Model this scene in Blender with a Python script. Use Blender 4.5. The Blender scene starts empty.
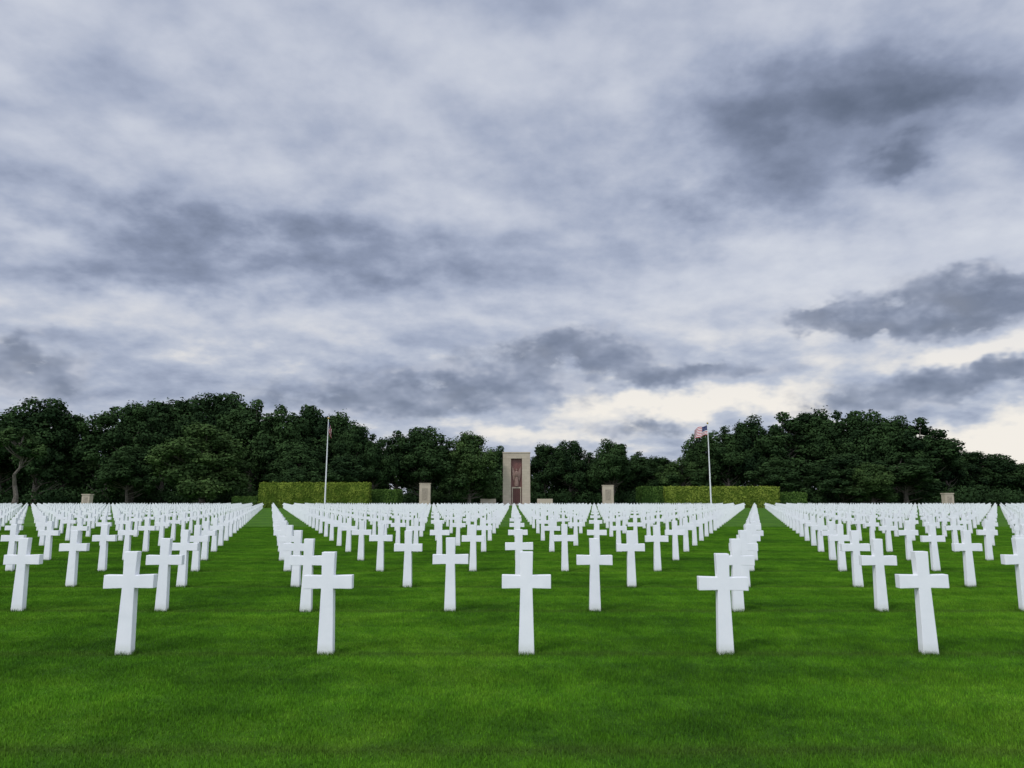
import bpy, bmesh, math, random
import numpy as np
from mathutils import Vector, Matrix
random.seed(7); rng=np.random.default_rng(7)
S=bpy.context.scene
S.view_settings.view_transform='Standard'; S.view_settings.look='None'; S.view_settings.exposure=0
F=700.0; PITCH=math.atan(116/700.0); H=1.56
cp,sp=math.cos(PITCH),math.sin(PITCH)
def ray(px,py):
    X=px-512; Y=384-py
    return X, F*cp-Y*sp, F*sp+Y*cp
def place(px,py,D):
    X,fw,up=ray(px,py)
    return X/fw*D, H+up/fw*D
def px_m(D): return D*cp/F   # metres per pixel near horizon

# ---------------- helpers
def link(o): S.collection.objects.link(o); return o
def new_obj(name,me,parent=None,mat=None,loc=None):
    o=bpy.data.objects.new(name,me); link(o)
    if parent: o.parent=parent
    if mat and me and not me.materials: me.materials.append(mat)
    if loc is not None: o.location=loc
    return o
def empty(name,loc=(0,0,0)):
    o=bpy.data.objects.new(name,None); link(o); o.location=loc; o.empty_display_size=.2; return o
def fast_mesh(name,verts,faces_n,k):
    me=bpy.data.meshes.new(name); nv=len(verts); nf=nv//k
    me.vertices.add(nv); me.vertices.foreach_set('co',np.asarray(verts,np.float32).ravel())
    me.loops.add(nv); me.loops.foreach_set('vertex_index',np.arange(nv,dtype=np.int32))
    me.polygons.add(nf); me.polygons.foreach_set('loop_start',np.arange(0,nv,k,dtype=np.int32))
    try: me.polygons.foreach_set('loop_total',np.full(nf,k,np.int32))
    except Exception: pass
    me.update(calc_edges=True); return me
class NT:
    def __init__(s,nt): s.nt=nt; s.n=nt.nodes; s.l=nt.links
    def add(s,t,**kw):
        n=s.n.new(t)
        for k,v in kw.items(): setattr(n,k,v)
        return n
    def set(s,inp,v):
        if isinstance(v,bpy.types.NodeSocket): s.l.new(v,inp)
        else: inp.default_value=v
    def m(s,op,a,b=None,c=None,clamp=False):
        n=s.n.new('ShaderNodeMath'); n.operation=op; n.use_clamp=clamp
        s.set(n.inputs[0],a)
        if b is not None: s.set(n.inputs[1],b)
        if c is not None: s.set(n.inputs[2],c)
        return n.outputs[0]
    def noise(s,vec,scale,detail=4,rough=.5,dist=0.0,col=False,dim='3D'):
        n=s.n.new('ShaderNodeTexNoise'); n.noise_dimensions=dim; s.l.new(vec,n.inputs['Vector'])
        n.inputs['Scale'].default_value=scale; n.inputs['Detail'].default_value=detail
        n.inputs['Roughness'].default_value=rough; n.inputs['Distortion'].default_value=dist
        return n.outputs['Color' if col else 'Fac']
    def ramp(s,fac,stops,interp='LINEAR'):
        n=s.n.new('ShaderNodeValToRGB'); s.l.new(fac,n.inputs[0]); cr=n.color_ramp; cr.interpolation=interp
        while len(cr.elements)<len(stops): cr.elements.new(.5)
        for e,(p,c) in zip(cr.elements,stops): e.position=p; e.color=(*c,1)
        return n.outputs[0]
    def mix(s,f,a,b,bt='MIX'):
        n=s.n.new('ShaderNodeMix'); n.data_type='RGBA'; n.blend_type=bt
        s.set(n.inputs[0],f)
        for i,v in ((6,a),(7,b)):
            if isinstance(v,bpy.types.NodeSocket): s.l.new(v,n.inputs[i])
            else: n.inputs[i].default_value=(*v,1)
        return n.outputs[2]
    def comb(s,x,y,z):
        n=s.n.new('ShaderNodeCombineXYZ')
        for i,v in enumerate((x,y,z)): s.set(n.inputs[i],v)
        return n.outputs[0]
    def scale(s,c,f):
        v=s.add('ShaderNodeVectorMath',operation='SCALE'); s.l.new(c,v.inputs[0]); s.set(v.inputs['Scale'],f); return v.outputs[0]
    def smooth(s,v,a,b,lo=0.0,hi=1.0):
        n=s.add('ShaderNodeMapRange',interpolation_type='SMOOTHSTEP'); s.l.new(v,n.inputs[0])
        n.inputs[1].default_value=a; n.inputs[2].default_value=b; n.inputs[3].default_value=lo; n.inputs[4].default_value=hi; return n.outputs[0]
def mat(name):
    m=bpy.data.materials.new(name); m.use_nodes=True; t=NT(m.node_tree)
    b=[n for n in t.n if n.type=='BSDF_PRINCIPLED'][0]
    return m,t,b
def bump(t,h,strength,dist,b):
    n=t.add('ShaderNodeBump'); n.inputs['Strength'].default_value=strength; n.inputs['Distance'].default_value=dist
    t.l.new(h,n.inputs['Height']); t.l.new(n.outputs[0],b.inputs['Normal'])

# ---------------- world
W=bpy.data.worlds.new("World"); S.world=W; W.use_nodes=True
try: W.cycles.sampling_method='NONE'
except Exception as e: print(e)
t=NT(W.node_tree); t.n.clear()
SUN_EL=math.radians(48); SUN_AZ=math.radians(222)
tc=t.add('ShaderNodeTexCoord'); sep=t.add('ShaderNodeSeparateXYZ'); t.l.new(tc.outputs['Generated'],sep.inputs[0])
x,y,z=sep.outputs
inv=t.m('DIVIDE',1.0,t.m('ADD',t.m('MAXIMUM',z,0.0),0.28))
P=t.comb(t.m('MULTIPLY',x,inv),t.m('MULTIPLY',y,inv),0.0)
def vma(v,sc,o):
    n=t.add('ShaderNodeVectorMath',operation='MULTIPLY_ADD'); t.l.new(v,n.inputs[0]); n.inputs[1].default_value=sc; n.inputs[2].default_value=o
    return n.outputs[0]
NA=t.noise(vma(P,(1,1,1),(5.1,2.7,0)),1.2,2,.5,0,dim='2D')
NB=t.noise(vma(P,(1,1.1,1),(9.3,1.7,0)),3.6,6,.54,0.0,dim='2D')
NB2=t.noise(vma(P,(1,1.1,1),(9.32,1.63,0)),3.6,5,.54,0.0,dim='2D')
ds=t.add('ShaderNodeSeparateColor'); t.l.new(t.noise(vma(tc.outputs['Generated'],(1,1,1.5),(0,0,0)),10,4,.6,0,col=True),ds.inputs[0])
az0=t.m('ARCTAN2',x,y); el0=t.m('ARCSINE',z)
az=t.m('MULTIPLY_ADD',ds.outputs[0],.16,t.m('SUBTRACT',az0,.08))
el=t.m('MULTIPLY_ADD',ds.outputs[1],.10,t.m('SUBTRACT',el0,.05))
AE=t.comb(az,el,0.0)
def field(blobs,start):
    tot=start
    for (cx,cy,rx,ry,a) in blobs:
        X,fw,up=ray(cx,cy); a0=math.atan2(X,fw); e0=math.atan2(up,math.hypot(X,fw)); r=math.hypot(X,math.hypot(fw,up))
        sa=rx/math.hypot(X,fw)*math.cos(a0); se=ry/r
        d=vma(AE,(1/sa,1/se,0),(-a0/sa,-e0/se,0))
        n=t.add('ShaderNodeVectorMath',operation='DOT_PRODUCT'); t.l.new(d,n.inputs[0]); t.l.new(d,n.inputs[1])
        tot=t.m('MULTIPLY_ADD',t.m('POWER',.40,n.outputs['Value']),a,tot)
    return tot
soft=[(225,245,240,34,.36),(110,275,120,16,.14),(810,98,150,42,.38),(935,92,70,26,.26),(735,195,110,34,.26),(905,158,46,13,.32),
(440,385,280,30,.14),(960,392,130,24,.20),
(480,50,240,60,-.08),(40,228,60,20,-.26),(790,275,170,32,-.20),(1010,230,80,40,-.18),(640,402,90,11,-.36),(555,430,90,13,-.26),
(1005,440,100,24,-.52),(985,350,100,14,-.50),(770,405,90,13,-.34),(200,325,190,24,-.14)]
tot=field(soft,0.0)
D=t.m('MULTIPLY_ADD',NA,.26,.300-.13)
D=t.m('ADD',D,t.m('MULTIPLY',tot,t.m('MULTIPLY_ADD',NB,1.5,.3)))
D=t.m('MULTIPLY_ADD',t.m('SUBTRACT',NB,.5),.34,D)
D=t.m('MULTIPLY_ADD',t.m('SUBTRACT',NB,NB2),.50,D)
colw=t.ramp(D,[(0.0,(.93,.88,.81)),(.12,(.80,.78,.76)),(.26,(.535,.575,.67)),(.40,(.40,.45,.575)),(.56,(.275,.32,.44)),(.78,(.18,.215,.305)),(1,(.13,.16,.23))])
colc=t.ramp(D,[(0.0,(.70,.73,.80)),(.22,(.555,.595,.70)),(.40,(.40,.45,.58)),(.56,(.275,.32,.44)),(.78,(.18,.215,.305)),(1,(.13,.16,.23))])
col=t.mix(t.smooth(z,.12,.30),colw,colc)
hard=[(975,296,85,24,1.0),(905,322,60,12,.8),(1015,283,40,18,.6),(825,317,36,13,.95),
(30,365,62,28,.85),(565,352,90,20,.75),(455,388,130,22,.75),(320,398,90,14,.45),(700,372,80,12,.75),(930,385,90,16,.85),(1010,378,50,14,.6),(640,428,60,11,.6),(850,405,80,10,.5)]
hf=field(hard,0.0)
N3=t.noise(vma(tc.outputs['Generated'],(1,1,1.7),(.3,0,.1)),14,5,.6,0)
N4=t.noise(vma(tc.outputs['Generated'],(1,1,1.7),(.3,0,.135)),14,3,.6,0)
hd=t.m('MULTIPLY',hf,t.m('MULTIPLY_ADD',N3,2.6,-.45))
cov=t.smooth(hd,.12,.46,0,.85)
sh=t.m('ADD',t.m('MULTIPLY',t.smooth(hd,.2,.9),.55),t.m('MULTIPLY_ADD',t.m('SUBTRACT',N4,N3),2.2,.24))
ccol=t.ramp(sh,[(0,(.50,.53,.62)),(.35,(.30,.34,.445)),(.7,(.19,.225,.315)),(1,(.14,.17,.245))])
col=t.mix(cov,col,ccol)
bk=t.smooth(y,.35,-.6,1.0,2.2)  # added brightness in the unseen sky behind the camera, lights the cross fronts
bg=t.add('ShaderNodeBackground'); t.l.new(t.scale(col,bk),bg.inputs[0]); bg.inputs[1].default_value=1.0
sky=t.add('ShaderNodeTexSky',sky_type='NISHITA'); sky.sun_disc=False; sky.sun_elevation=SUN_EL; sky.sun_rotation=SUN_AZ
bs=t.add('ShaderNodeBackground'); t.l.new(sky.outputs[0],bs.inputs[0]); bs.inputs[1].default_value=.08
ms=t.add('ShaderNodeMixShader'); ms.inputs[0].default_value=.93
t.l.new(bs.outputs[0],ms.inputs[1]); t.l.new(bg.outputs[0],ms.inputs[2])
wo=t.add('ShaderNodeOutputWorld'); t.l.new(ms.outputs[0],wo.inputs[0])
sl=bpy.data.lights.new('sun','SUN'); sl.energy=1.5; sl.angle=math.radians(10); sl.color=(1,.97,.92)
so=link(bpy.data.objects.new('sun',sl)); so.location=(-20,-30,60)
dv=Vector((math.sin(SUN_AZ)*math.cos(SUN_EL),math.cos(SUN_AZ)*math.cos(SUN_EL),math.sin(SUN_EL)))
so.rotation_euler=dv.to_track_quat('Z','Y').to_euler()
cd=bpy.data.cameras.new('camera'); cd.sensor_width=36; cd.lens=F/1024*36; cd.clip_start=.05; cd.clip_end=9000
co=link(bpy.data.objects.new('camera',cd)); co.location=(0,0,H); co.rotation_euler=(math.pi/2+PITCH,0,0); S.camera=co

# ---------------- materials
ROW0=7.53; ROWS=2.80; COLS=2.045; XC=0.137
def lawn_color(t):
    g=t.add('ShaderNodeNewGeometry'); pos=g.outputs['Position']
    sp_=t.add('ShaderNodeSeparateXYZ'); t.l.new(pos,sp_.inputs[0])
    n1=t.noise(pos,.35,3,.6,dim='2D'); n2=t.noise(pos,2.6,4,.72,dim='2D')
    f=t.m('ADD',t.m('MULTIPLY',n1,.5),t.m('MULTIPLY',n2,.5))
    c=t.ramp(f,[(.34,(.034,.102,.005)),(.5,(.060,.165,.006)),(.66,(.100,.225,.011))])
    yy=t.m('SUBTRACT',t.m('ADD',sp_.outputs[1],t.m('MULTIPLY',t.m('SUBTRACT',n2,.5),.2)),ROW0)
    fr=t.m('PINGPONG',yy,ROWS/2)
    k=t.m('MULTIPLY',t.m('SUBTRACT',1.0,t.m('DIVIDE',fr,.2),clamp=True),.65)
    c=t.mix(k,c,(.042,.075,.010))  # trimmed strip along cross rows; its dark tone also paints in their contact shadow
    ln=t.m('SINE',t.m('MULTIPLY',sp_.outputs[1],2*math.pi/(ROWS*.5)))
    s2_=t.m('SINE',t.m('MULTIPLY',sp_.outputs[0],2*math.pi/COLS))
    ln=t.m('ADD',1.0,t.m('ADD',t.m('MULTIPLY',t.smooth(ln,-.5,.5,-1,1),.09),t.m('MULTIPLY',s2_,.05)))
    return t.scale(c,ln),pos
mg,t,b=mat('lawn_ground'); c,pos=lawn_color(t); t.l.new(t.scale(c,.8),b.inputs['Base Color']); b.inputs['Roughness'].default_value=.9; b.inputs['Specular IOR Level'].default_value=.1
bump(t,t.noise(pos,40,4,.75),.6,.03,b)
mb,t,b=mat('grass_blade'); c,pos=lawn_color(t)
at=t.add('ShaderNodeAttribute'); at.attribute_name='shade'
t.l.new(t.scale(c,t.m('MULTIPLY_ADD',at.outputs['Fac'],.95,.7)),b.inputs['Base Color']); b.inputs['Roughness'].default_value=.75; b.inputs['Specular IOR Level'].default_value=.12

mm,t,b=mat('white_marble'); g=t.add('ShaderNodeNewGeometry')
n1=t.noise(g.outputs['Position'],4,3,.55,.6); n2=t.noise(g.outputs['Position'],60,3,.6)
c=t.ramp(t.m('ADD',t.m('MULTIPLY',n1,.8),t.m('MULTIPLY',n2,.2)),[(.3,(.74,.755,.76)),(.5,(.79,.80,.805)),(.7,(.83,.835,.835))])
s3=t.add('ShaderNodeSeparateXYZ'); t.l.new(g.outputs['Position'],s3.inputs[0])
gr=t.m('SUBTRACT',1.0,t.m('DIVIDE',s3.outputs[2],.12),clamp=True)
c=t.mix(t.m('MULTIPLY',gr,t.m('MULTIPLY',n2,.9)),c,(.36,.40,.26))
t.l.new(c,b.inputs['Base Color']); b.inputs['Roughness'].default_value=.55; b.inputs['Specular IOR Level'].default_value=.3
bump(t,n2,.12,.003,b)

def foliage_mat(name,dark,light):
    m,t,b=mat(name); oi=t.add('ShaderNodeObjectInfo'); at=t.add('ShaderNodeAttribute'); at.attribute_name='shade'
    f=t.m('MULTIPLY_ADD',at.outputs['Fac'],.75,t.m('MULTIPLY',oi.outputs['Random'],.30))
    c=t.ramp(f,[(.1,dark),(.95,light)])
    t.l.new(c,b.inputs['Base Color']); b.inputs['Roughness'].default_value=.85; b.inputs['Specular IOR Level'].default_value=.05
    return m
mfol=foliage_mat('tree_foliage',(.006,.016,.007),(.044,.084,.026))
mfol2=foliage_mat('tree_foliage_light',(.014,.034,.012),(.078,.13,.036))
mhedge=foliage_mat('hedge_foliage',(.065,.11,.013),(.26,.32,.05))
mhedged=foliage_mat('hedge_foliage_dark',(.022,.050,.010),(.085,.15,.03))
mbark,t,b=mat('bark'); g=t.add('ShaderNodeNewGeometry'); n=t.noise(g.outputs['Position'],3,4,.7)
t.l.new(t.ramp(n,[(.3,(.045,.036,.028)),(.7,(.14,.12,.095))]),b.inputs['Base Color']); b.inputs['Roughness'].default_value=.9
mstone,t,b=mat('limestone'); tcn=t.add('ShaderNodeTexCoord'); br=t.add('ShaderNodeTexBrick')
mp=t.add('ShaderNodeMapping'); mp.inputs['Rotation'].default_value=(math.pi/2,0,0); t.l.new(tcn.outputs['Object'],mp.inputs[0]); t.l.new(mp.outputs[0],br.inputs[0])
br.inputs['Scale'].default_value=1; br.inputs['Brick Width'].default_value=1.5; br.inputs['Row Height'].default_value=.75; br.inputs['Mortar Size'].default_value=.012
br.inputs['Color1'].default_value=(.50,.42,.32,1); br.inputs['Color2'].default_value=(.43,.36,.275,1); br.inputs['Mortar'].default_value=(.25,.22,.18,1)
n=t.noise(tcn.outputs['Object'],.6,4,.6); c=t.mix(t.m('MULTIPLY',n,.4),br.outputs[0],(.34,.285,.22)); t.l.new(c,b.inputs['Base Color']); b.inputs['Roughness'].default_value=.85
def simple(name,col,rough=.6,metal=0,var=.3,sc=4):
    m,t,b=mat(name); tcn=t.add('ShaderNodeTexCoord'); n=t.noise(tcn.outputs['Object'],sc,4,.6)
    c=t.ramp(n,[(.3,tuple(v*(1-var) for v in col)),(.7,tuple(min(1,v*(1+var)) for v in col))])
    t.l.new(c,b.inputs['Base Color']); b.inputs['Roughness'].default_value=rough; b.inputs['Metallic'].default_value=metal; return m
mred=simple('red_granite',(.15,.055,.045),.5); mbronze=simple('bronze_door',(.09,.03,.022),.45,.2); mangel=simple('sculpture_stone',(.24,.15,.12),.7)
mpole=simple('painted_metal_pole',(.7,.7,.7),.4,0,.05); mgold=simple('gilt_ball',(.6,.4,.1),.3,.8,.05)
mdark=simple('engraved_panel',(.30,.25,.19),.7); mpave=simple('paving_stone',(.33,.30,.26),.8)

# ---------------- ground
me=bpy.data.meshes.new('ground'); R=5000
me.from_pydata([(-R,-R,0),(R,-R,0),(R,R,0),(-R,R,0)],[],[(0,1,2,3)]); new_obj('ground',me,None,mg)

# ---------------- grass
def patch(n,size,seed):
    r=np.random.default_rng(seed); p=(r.random((n,2))-.5)*size
    a=r.random(n)*2*np.pi; h=.012+.018*r.random(n)**.8; w=.0024+.002*r.random(n); l=(r.random(n)-.3)*.02; la=r.random(n)*2*np.pi
    hm=1+.35*np.sin(p[:,0]*5+np.sin(p[:,1]*4)*2)*np.cos(p[:,1]*6+1); h=h*hm
    base=np.stack([p[:,0],p[:,1],np.zeros(n)-.002],1); dx=np.stack([np.cos(a)*w,np.sin(a)*w,0*a],1)
    tip=base+np.stack([np.cos(la)*l,np.sin(la)*l,h],1)
    V=np.stack([base-dx,base+dx,tip],1).reshape(-1,3)
    me=fast_mesh('grass_patch',V,n,3); at=me.attributes.new('shade','FLOAT','FACE'); at.data.foreach_set('value',r.random(n).astype(np.float32))
    me.materials.append(mb); return me
PS=2.0
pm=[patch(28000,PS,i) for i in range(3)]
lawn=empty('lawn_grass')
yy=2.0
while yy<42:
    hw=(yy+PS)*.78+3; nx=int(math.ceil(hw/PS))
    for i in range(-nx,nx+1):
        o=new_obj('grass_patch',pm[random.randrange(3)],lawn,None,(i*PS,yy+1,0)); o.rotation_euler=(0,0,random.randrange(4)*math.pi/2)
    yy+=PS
def tuft_ring(seed):
    r=np.random.default_rng(seed); n=420; a=r.random(n)*2*np.pi
    sx,sy=.098,.060; rad=1+.35*r.random(n)**2
    q=np.maximum(np.abs(np.cos(a)),np.abs(np.sin(a))); px_=np.cos(a)/q*sx*rad; py_=np.sin(a)/q*sy*rad
    h=.03+.035*r.random(n); w=.0022; th=r.random(n)*2*np.pi; base=np.stack([px_,py_,np.zeros(n)-.002],1)
    dx=np.stack([np.cos(th)*w,np.sin(th)*w,0*th],1); tip=base+np.stack([r.normal(0,.012,n),r.normal(0,.012,n),h],1)
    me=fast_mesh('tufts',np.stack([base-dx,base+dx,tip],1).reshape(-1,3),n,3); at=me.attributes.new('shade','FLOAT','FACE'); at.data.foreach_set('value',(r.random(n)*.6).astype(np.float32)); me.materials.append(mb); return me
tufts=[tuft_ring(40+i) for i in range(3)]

# ---------------- crosses
def cross_outline():
    hb,hc,ht=.083,.063,.069; az0,az1=.652,.782; ae=.255; fl=.004
    L=[(hb,-.1),(hc,az0),(ae,az0-fl),(ae,az1+fl),(hc,az1),(ht,1.02)]
    return L+[(-x,z) for x,z in reversed(L)]
def cross_mesh(name,bevel):
    bm=bmesh.new(); o=cross_outline(); d=.046
    f=[bm.verts.new((x,-d,z)) for x,z in o]; k=[bm.verts.new((x,d,z)) for x,z in o]; n=len(o)
    bm.faces.new(f); bm.faces.new(list(reversed(k)))
    for i in range(n): bm.faces.new((f[(i+1)%n],f[i],k[i],k[(i+1)%n]))
    bmesh.ops.recalc_face_normals(bm,faces=bm.faces)
    if bevel: bmesh.ops.bevel(bm,geom=list(bm.edges),offset=.006,segments=2,profile=.6,affect='EDGES')
    me=bpy.data.meshes.new(name); bm.to_mesh(me); bm.free(); me.materials.append(mm); return me
cn=cross_mesh('grave_cross',True); cf=cross_mesh('grave_cross_far',False)
fv=np.array([v.co for v in cf.vertices]); ff=[list(p.vertices) for p in cf.polygons]
allv=[]; allf=[]; off=0; NEAR=10
row=0; yy=ROW0
FIRST={-2:-3.967,-1:-1.906,0:.148,1:2.19,2:4.275}
while yy<136:
    xc=XC+(yy-ROW0)*.0018; hw=yy*.80+8
    st=0 if row%2==0 else .5
    n=int(hw/COLS)+1
    for i in range(-n,n+1):
        x=xc+(i+st)*COLS+random.gauss(0,.012); y=yy+random.gauss(0,.012); rz=random.gauss(0,.02); tl=random.gauss(0,.005); hz=random.uniform(-.015,.01)
        if row==0: x=FIRST.get(i,x)
        if row<NEAR:
            o=new_obj('grave_cross',cn,None,None,(x,y,hz)); o.rotation_euler=(random.gauss(0,.006),tl,rz)
            if row<6:
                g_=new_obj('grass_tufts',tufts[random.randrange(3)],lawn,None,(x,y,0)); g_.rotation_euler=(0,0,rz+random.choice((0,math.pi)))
        else:
            c_,s_=math.cos(rz),math.sin(rz); V=fv.copy(); X=V[:,0]*c_-V[:,1]*s_+x+V[:,2]*tl; Y=V[:,0]*s_+V[:,1]*c_+y
            allv.append(np.stack([X,Y,V[:,2]+hz],1)); allf+= [[a+off for a in f] for f in ff]; off+=len(fv)
    row+=1; yy+=ROWS if row<5 else 3.0
me=bpy.data.meshes.new('rows_of_grave_crosses'); me.from_pydata(np.concatenate(allv).tolist(),[],allf); new_obj('rows_of_grave_crosses',me,None,mm)

# ---------------- foliage
def leaf_quads(P,N,size,r):
    n=len(P); N=N+r.normal(0,.45,(n,3)); N/=np.linalg.norm(N,axis=1)[:,None]+1e-9
    a=r.normal(0,1,(n,3)); U=np.cross(N,a); U/=np.linalg.norm(U,axis=1)[:,None]+1e-9; V=np.cross(N,U)
    s=(size*(.6+.8*r.random(n)))[:,None]; w=s*(.55+.35*r.random(n))[:,None]
    bend=N*s*.2
    return np.stack([P-U*s,P-V*w+bend,P+U*s,P+V*w+bend],1).reshape(-1,3)
def cone(bm,p0,p1,r0,r1,seg=7):
    d=(p1-p0); q=d.to_track_quat('Z','Y'); A=[];B=[]
    for i in range(seg):
        a=2*math.pi*i/seg; v=Vector((math.cos(a),math.sin(a),0)); A.append(bm.verts.new(p0+q@(v*r0))); B.append(bm.verts.new(p1+q@(v*r1)))
    for i in range(seg): bm.faces.new((A[i],A[(i+1)%seg],B[(i+1)%seg],B[i]))
TH=24.0
def tree_variant(seed,width,low,nl,dens=1.0,conical=0.0,leafmat=None):
    r=np.random.default_rng(seed); R_=random.Random(seed)
    zb=low*TH; zt=TH*.965; czc=(zb+zt)/2; rz=(zt-zb)/2; lobes=[]
    subs=[(np.array([0,0,czc+rz*.28]),width*.31,rz*.72)]
    for i in range(R_.randint(4,6)):
        a=i*2*math.pi/5+R_.uniform(-.5,.5); rr=width*R_.uniform(.20,.30); zz=czc+rz*R_.uniform(-.45,.32)
        subs.append((np.array([math.cos(a)*rr,math.sin(a)*rr,zz]),width*R_.uniform(.18,.26),rz*R_.uniform(.42,.6)))
    tries=0
    while len(lobes)<nl and tries<6000:
        tries+=1
        sc,sw,sz_=subs[0 if R_.random()<.3 else R_.randrange(len(subs))]
        u=r.normal(0,1,3); u/=np.linalg.norm(u); rad=r.random()**.35
        lr=width*R_.uniform(.07,.125)
        c=sc+u*np.array([sw,sw*1.0,sz_])*rad*(.9)
        c[2]=min(c[2],zt-lr*.8)
        if c[2]<zb: continue
        if all(np.linalg.norm(c-l[0])>.40*(lr+l[1]) for l in lobes): lobes.append((c,lr,R_.random()))
    Ps=[];Ns=[];Sh=[]
    for c,lr,s in lobes:
        n=int(dens*115*lr*lr)+60; u=r.normal(0,1,(n,3)); u/=np.linalg.norm(u,axis=1)[:,None]
        wob=1+.20*np.sin(u[:,0]*5+s*20)*np.sin(u[:,1]*6+s*9)+.15*np.sin(u[:,2]*9+s*31)
        rr=lr*wob*(.62+.48*r.random(n)**.7); stray=r.random(n)<.06; rr=np.where(stray,rr*1.25,rr)
        P=c+u*rr[:,None]; Ps.append(P); Ns.append(u+np.array([0,0,.35])); Sh.append(np.clip(s*.5+.18*r.random(n)+.3*(u[:,2]*.5+.5)-.03,0,1))  # leaf colour lightened on lobe tops, painting in light from above
    P=np.concatenate(Ps); N=np.concatenate(Ns); Sh=np.concatenate(Sh)
    V=leaf_quads(P,N,.27,r); lm=fast_mesh('crown',V,len(P),4)
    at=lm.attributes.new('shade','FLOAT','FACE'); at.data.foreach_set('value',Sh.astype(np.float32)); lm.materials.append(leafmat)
    bm=bmesh.new(); pts=[Vector((0,0,-.3))]; nseg=6
    for i in range(1,nseg+1): pts.append(Vector((R_.gauss(0,.25)*i/2,R_.gauss(0,.25)*i/2,TH*.72*i/nseg)))
    for i in range(nseg): cone(bm,pts[i],pts[i+1],.48*(1-i/nseg*.8)+(.18 if i==0 else 0),.48*(1-(i+1)/nseg*.8))
    for c,lr,s in lobes:
        zj=max(2.2,min(TH*.66,c[2]-R_.uniform(2,5))); f=zj/(TH*.72)*nseg; i=min(nseg-1,int(f)); p0=pts[i].lerp(pts[i+1],f-i); c=Vector(c)
        mid=p0.lerp(c,.5)+Vector((0,0,-.5)); cone(bm,p0,mid,.16,.10,5); cone(bm,mid,c,.10,.03,5)
    tm=bpy.data.meshes.new('trunk'); bm.to_mesh(tm); bm.free(); tm.materials.append(mbark); return lm,tm,width
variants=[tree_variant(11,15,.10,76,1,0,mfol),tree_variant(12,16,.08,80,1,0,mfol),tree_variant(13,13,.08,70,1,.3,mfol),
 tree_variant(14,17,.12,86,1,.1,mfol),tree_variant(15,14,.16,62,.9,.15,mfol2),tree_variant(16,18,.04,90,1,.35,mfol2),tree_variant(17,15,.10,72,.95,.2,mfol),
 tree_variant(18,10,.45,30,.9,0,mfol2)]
def tree(px,top,wpx,D,vi=None,name='deciduous_tree'):
    if vi is None: vi=random.choice([0,1,2,3,6])
    x,zt=place(px,top,D); lm,tm,w=variants[vi]; sz=zt/TH; sx=wpx*px_m(D)*math.sqrt(1+(x/D)**2)**.5/w*1.15
    e=empty(name,(x,D,0)); e.rotation_euler=(0,0,random.random()*6.28); e.scale=(sx,sx,sz)
    new_obj('crown',lm,e); new_obj('trunk',tm,e)
T=[(-70,400,80,190,None),(-20,406,66,195,None),(10,410,60,190,6),(46,394,68,184,1),(72,408,42,190,0),(24,418,42,150,7),
(116,402,58,188,2),(140,398,58,182,0),(168,394,64,198,0),(200,390,70,204,3),(230,389,64,208,1),(208,421,88,162,5),(256,395,58,197,2),(282,402,58,186,6),(310,402,60,192,1),(336,408,54,196,0),(354,418,46,188,3),(374,432,40,193,6),
(398,427,44,205,2),(424,424,58,203,1),(470,431,58,204,5),(450,446,34,225,0),(500,443,34,245,2),(545,441,40,233,0),(570,438,42,228,1),(590,450,34,240,2),(612,437,46,224,3),(638,450,36,235,6),(658,454,40,228,0),
(682,455,42,203,4),(701,430,40,213,1),(724,424,48,205,6),(752,414,54,204,3),(784,408,60,198,2),(812,405,58,202,0),(838,408,52,194,6),(862,407,58,192,1),(890,414,56,190,3),(918,414,56,188,2),(940,430,40,196,6),
(966,448,50,205,0),(994,452,50,208,1),(1022,460,50,208,3),(1060,450,60,205,2),(1110,440,70,200,1),
(132,444,50,174,1),(300,446,60,172,3),(346,452,50,175,0),(840,452,60,176,1),(902,450,60,174,2),(776,456,54,182,0),(870,462,46,170,5)]
for a in T: tree(*a)
def mass(name,items,leaf,dens,m_,seed):
    r=np.random.default_rng(seed); Ps=[];Ns=[];Sh=[]
    for (cx,cy,cz,rx,rz) in items:
        n=int(dens*rx*rz)+40; u=r.normal(0,1,(n,3)); u/=np.linalg.norm(u,axis=1)[:,None]; s=r.random()
        wob=1+.25*np.sin(u[:,0]*5+s*20)*np.sin(u[:,2]*6+s*9)+.12*np.sin(u[:,1]*11+s*5)
        P=np.array([cx,cy,cz])+u*(wob*(.6+.5*r.random(n)))[:,None]*np.array([rx,rx,rz]); Ps.append(P); Ns.append(u); Sh.append(np.clip(s*.4+.25*r.random(n)+.2*u[:,2],0,1))  # upper side of each clump lightened in leaf colour, painted top light
    P=np.concatenate(Ps); k=P[:,2]>0; P=P[k]; N=np.concatenate(Ns)[k]; Sh=np.concatenate(Sh)[k]
    me=fast_mesh(name,leaf_quads(P,N,leaf,r),len(P),4); at=me.attributes.new('shade','FLOAT','FACE'); at.data.foreach_set('value',Sh.astype(np.float32)); me.materials.append(m_)
    return new_obj(name,me)
prof=[(-150,425),(0,436),(60,436),(88,448),(100,448),(130,425),(330,430),(380,446),(500,458),(620,458),(690,460),(730,445),(800,430),(930,436),(960,464),(1040,468),(1180,455)]
it=[]
for i in range(330):
    px=random.uniform(-200,1230); D=random.uniform(232,262); top=np.interp(px,[p[0] for p in prof],[p[1] for p in prof])+random.uniform(0,26)
    x,zt=place(px,top,D)
    rx=random.uniform(3,5.5); zz=zt-rx
    while zz>-2: it.append((x+random.uniform(-2,2),D,zz,rx,rx*.9)); zz-=rx*1.25
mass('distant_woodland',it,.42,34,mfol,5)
it=[]
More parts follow.
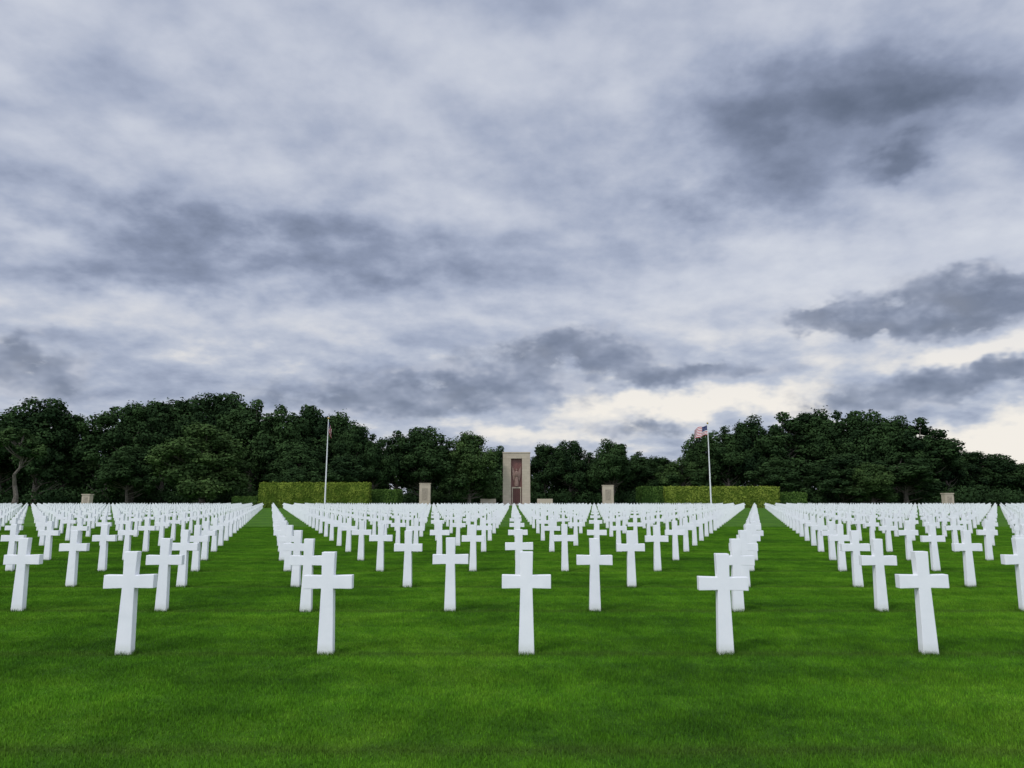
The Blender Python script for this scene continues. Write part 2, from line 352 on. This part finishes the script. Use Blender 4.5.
for i in range(420):
    px=random.uniform(-150,1180); D=random.uniform(196,216) if 360<px<680 else random.uniform(176,200)
    if 395<px<650: D=random.uniform(222,232)
    x,_=place(px,500,D); h=random.uniform(1.3,3.0); it.append((x,D,h*.7,h*1.25,h))
mass('woodland_undergrowth',it,.26,70,mfol,6)

# ---------------- hedges
def box(bm,x0,x1,y0,y1,z0,z1):
    v=[bm.verts.new(p) for p in ((x0,y0,z0),(x1,y0,z0),(x1,y1,z0),(x0,y1,z0),(x0,y0,z1),(x1,y0,z1),(x1,y1,z1),(x0,y1,z1))]
    fs=[(0,1,5,4),(1,2,6,5),(2,3,7,6),(3,0,4,7),(4,5,6,7),(3,2,1,0)]
    return [bm.faces.new([v[i] for i in f]) for f in fs]
def box_obj(name,parent,m_,x0,x1,y0,y1,z0,z1,bev=.03):
    bm=bmesh.new(); box(bm,x0,x1,y0,y1,z0,z1)
    if bev: bmesh.ops.bevel(bm,geom=list(bm.edges),offset=bev,segments=2,affect='EDGES')
    me=bpy.data.meshes.new(name); bm.to_mesh(me); bm.free(); return new_obj(name,me,parent,m_)
def hedge(x0,x1,D,depth,h,m_,seed):
    r=np.random.default_rng(seed); e=empty('clipped_hedge',((x0+x1)/2,D,0)); hw=(x1-x0)/2
    box_obj('core',e,m_,-hw+.12,hw-.12,.12,depth-.12,0,h-.12,.1)
    Ps=[];Ns=[];Sh=[]
    for (a,u,v,n,lu,lv) in [((-hw,0,0),(1,0,0),(0,0,1),(0,-1,0),2*hw,h),((-hw,0,h),(1,0,0),(0,1,0),(0,0,1),2*hw,depth),((-hw,0,0),(0,1,0),(0,0,1),(-1,0,0),depth,h),((hw,0,0),(0,1,0),(0,0,1),(1,0,0),depth,h),((-hw,depth,0),(1,0,0),(0,0,1),(0,1,0),2*hw,h)]:
        k=int(lu*lv*42); A=r.random(k)[:,None]*lu; B=r.random(k)[:,None]*lv
        wv=np.sin(A[:,0]*1.7)*np.sin(B[:,0]*2.3+A[:,0])
        P=np.array(a)+A*np.array(u)+B*np.array(v)+np.array(n)*(r.normal(0,.07,k)+.10*wv)[:,None]
        Ps.append(P); Ns.append(np.tile(np.array(n,float),(k,1)))
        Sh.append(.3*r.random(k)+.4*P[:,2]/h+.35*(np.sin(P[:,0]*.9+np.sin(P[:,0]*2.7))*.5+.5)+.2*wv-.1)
    P=np.concatenate(Ps); me=fast_mesh('leaves',leaf_quads(P,np.concatenate(Ns),.14,r),len(P),4)
    at=me.attributes.new('shade','FLOAT','FACE'); at.data.foreach_set('value',np.clip(np.concatenate(Sh),0,1).astype(np.float32)); me.materials.append(m_); new_obj('leaves',me,e)
def hpx(p0,p1,top,D,depth,m_,seed):
    a,z=place(p0,top,D); b_,_=place(p1,top,D); hedge(a,b_,D,depth,z,m_,seed)
hpx(259,369,483,142,2.4,mhedge,1); hpx(370,398,490,146,6,mhedged,2)
hpx(665,779,487,142,2.4,mhedge,3); hpx(642,664,487,143,7,mhedged,4); hpx(780,807,493,144,2,mhedged,5); hpx(232,257,497,150,2,mhedged,6)

# ---------------- chapel
D=205; m_=px_m(D); cx,zt=place(516.5,452,D); wb=27.5*m_/2
ch=empty('memorial_chapel',(cx,D,0))
wi=1.6; dp=7.5; ztop=zt
box_obj('wall_left',ch,mstone,-wb,-wi,0,dp,.5,ztop-1.9); box_obj('wall_right',ch,mstone,wi,wb,0,dp,.5,ztop-1.9)
box_obj('lintel',ch,mstone,-wb,wb,.003,dp,ztop-1.9,ztop-.35,.02); box_obj('cornice',ch,mstone,-wb-.12,wb+.12,-.12,dp+.12,ztop-.35,ztop,.05)
box_obj('recess_panel',ch,mred,-wi,wi,.9,1.3,.5,ztop-1.9,.01)
box_obj('door_frame_left',ch,mstone,-wi+.25,-wi+.5,.6,.9,.5,4.9,.02); box_obj('door_frame_right',ch,mstone,wi-.5,wi-.25,.6,.9,.5,4.9,.02); box_obj('door_frame_top',ch,mstone,-wi+.25,wi-.25,.55,.9,4.9,5.3,.02)
for s in (-1,1):
    a,b_=(-wi+.52,-.02) if s<0 else (.02,wi-.52)
    box_obj('door_leaf',ch,mbronze,a,b_,.72,.88,.5,4.88,.01)
    for j in range(4): box_obj('door_panel',ch,mbronze,a+.15,b_-.15,.67,.718,.75+j*1.02,1.55+j*1.02,.02)
bm=bmesh.new()
pr=[(5.5,.55),(6.2,.62),(7.2,.5),(8.2,.42),(9.0,.50),(9.5,.56),(9.75,.3),(9.9,.16),(10.0,.17),(10.2,.25),(10.45,.24),(10.6,.12)]
seg=14; prev=None
for z_,r_ in pr:
    ring=[bm.verts.new((math.cos(2*math.pi*i/seg)*r_*(1+.08*math.sin(i*3)),.45+math.sin(2*math.pi*i/seg)*r_*.6,z_)) for i in range(seg)]
    if prev:
        for i in range(seg): bm.faces.new((prev[i],prev[(i+1)%seg],ring[(i+1)%seg],ring[i]))
    prev=ring
bm.faces.new(prev)
for s in (-1,1):
    w=[(.25,9.2),(.75,10.3),(1.15,11.3),(1.3,10.6),(1.25,9.2),(1.05,7.8),(.75,6.9),(.55,7.8)]
    a=[bm.verts.new((s*x_,.55,z_)) for x_,z_ in w]; b2=[bm.verts.new((s*x_,.75,z_)) for x_,z_ in w]
    bm.faces.new(a); bm.faces.new(b2[::-1])
    for i in range(len(w)): bm.faces.new((a[i],a[(i+1)%len(w)],b2[(i+1)%len(w)],b2[i]))
    cone(bm,Vector((s*.45,.35,9.3)),Vector((s*.55,.1,8.4)),.15,.11); cone(bm,Vector((s*.55,.1,8.4)),Vector((s*.15,-.1,8.9)),.11,.08)
me=bpy.data.meshes.new('angel'); bm.to_mesh(me); bm.free(); new_obj('angel_sculpture',me,ch,mangel)
for i in range(3): box_obj('step',ch,mpave,-wb-1.2-.5*(2-i),wb+1.2+.5*(2-i),-1-.5*(2-i),dp+1,i*.165,(i+1)*.165,.01)
for s in (-1,1): box_obj('terrace_wall',ch,mstone,min(s*(wb+2),s*(wb+6.5)),max(s*(wb+2),s*(wb+6.5)),.5,1.1,0,1.9)

# ---------------- pylons
def pylon(px,top,wpx,D):
    x,z=place(px,top,D); w=wpx*px_m(D)/2; e=empty('stone_pylon',(x,D,0))
    box_obj('plinth',e,mstone,-w-.25,w+.25,-.25,1.45,0,.4); box_obj('shaft',e,mstone,-w,w,0,1.2,.4,z-.22); box_obj('cap',e,mstone,-w-.1,w+.1,-.1,1.3,z-.22,z)
    box_obj('engraved_panel',e,mdark,-w*.5,w*.5,-.04,-.004,1.5 if z>4 else .9,z*.78,.01)
pylon(425,483,11,190); pylon(608,485,11,190); pylon(86,494,8,140); pylon(949,493,9,140)

# ---------------- flagpoles
mflag,t,b=mat('us_flag'); uv=t.add('ShaderNodeUVMap'); s2=t.add('ShaderNodeSeparateXYZ'); t.l.new(uv.outputs[0],s2.inputs[0]); u,v_=s2.outputs[0],s2.outputs[1]
st=t.m('GREATER_THAN',t.m('FRACT',t.m('MULTIPLY',v_,6.5)),.5)
c=t.mix(st,(.42,.03,.04),(.72,.72,.72)); can=t.m('MULTIPLY',t.m('LESS_THAN',u,.4),t.m('GREATER_THAN',v_,.46))
vo=t.add('ShaderNodeTexVoronoi'); vo.inputs['Scale'].default_value=22; t.l.new(uv.outputs[0],vo.inputs['Vector']); star=t.m('LESS_THAN',vo.outputs['Distance'],.22)
c=t.mix(can,c,t.mix(star,(.02,.03,.12),(.7,.7,.7))); t.l.new(c,b.inputs['Base Color']); b.inputs['Roughness'].default_value=.8
def flagpole(px,top,D,droop):
    x,z=place(px,top,D); e=empty('flagpole',(x,D,0)); bm=bmesh.new()
    for i in range(8): cone(bm,Vector((0,0,z*i/8)),Vector((0,0,z*(i+1)/8)),.16-.011*i,.16-.011*(i+1),12)
    me=bpy.data.meshes.new('pole'); bm.to_mesh(me); bm.free(); new_obj('pole',me,e,mpole)
    bm=bmesh.new(); bmesh.ops.create_uvsphere(bm,u_segments=12,v_segments=8,radius=.2); me=bpy.data.meshes.new('ball'); bm.to_mesh(me); bm.free(); new_obj('ball',me,e,mgold,(0,0,z+.15))
    bm=bmesh.new(); bmesh.ops.create_cone(bm,cap_ends=True,segments=16,radius1=.5,radius2=.3,depth=.5); me=bpy.data.meshes.new('base'); bm.to_mesh(me); bm.free(); new_obj('base',me,e,mpave,(0,0,.25))
    nx,nz=24,14; L,Hh=3.0,1.9; vs=[];uvs=[];fs=[]
    for j in range(nz+1):
        for i in range(nx+1):
            u_=i/nx; w_=j/nz
            if droop: X=.12+u_*.55*(1+.2*math.sin(u_*14)); Z=z-.4-(1-w_)*Hh-u_*L*.55; Y=.28*math.sin(u_*16+w_*2)*(.3+u_)
            else: X=-(.1+u_*L*.88); Z=z-.35-(1-w_)*Hh-u_*u_*.9+.12*math.sin(u_*9+w_*2); Y=.3*math.sin(u_*9+w_*1.5)*u_
            vs.append((X,Y,Z)); uvs.append((u_,w_))
    for j in range(nz):
        for i in range(nx): a=j*(nx+1)+i; fs.append((a,a+1,a+nx+2,a+nx+1))
    me=bpy.data.meshes.new('flag'); me.from_pydata(vs,[],fs); ul=me.uv_layers.new(name='UVMap')
    for l in me.loops: ul.data[l.index].uv=uvs[l.vertex_index]
    for p in me.polygons: p.use_smooth=True
    new_obj('flag',me,e,mflag)
flagpole(328.5,419,139,True); flagpole(707.5,424,139,False)
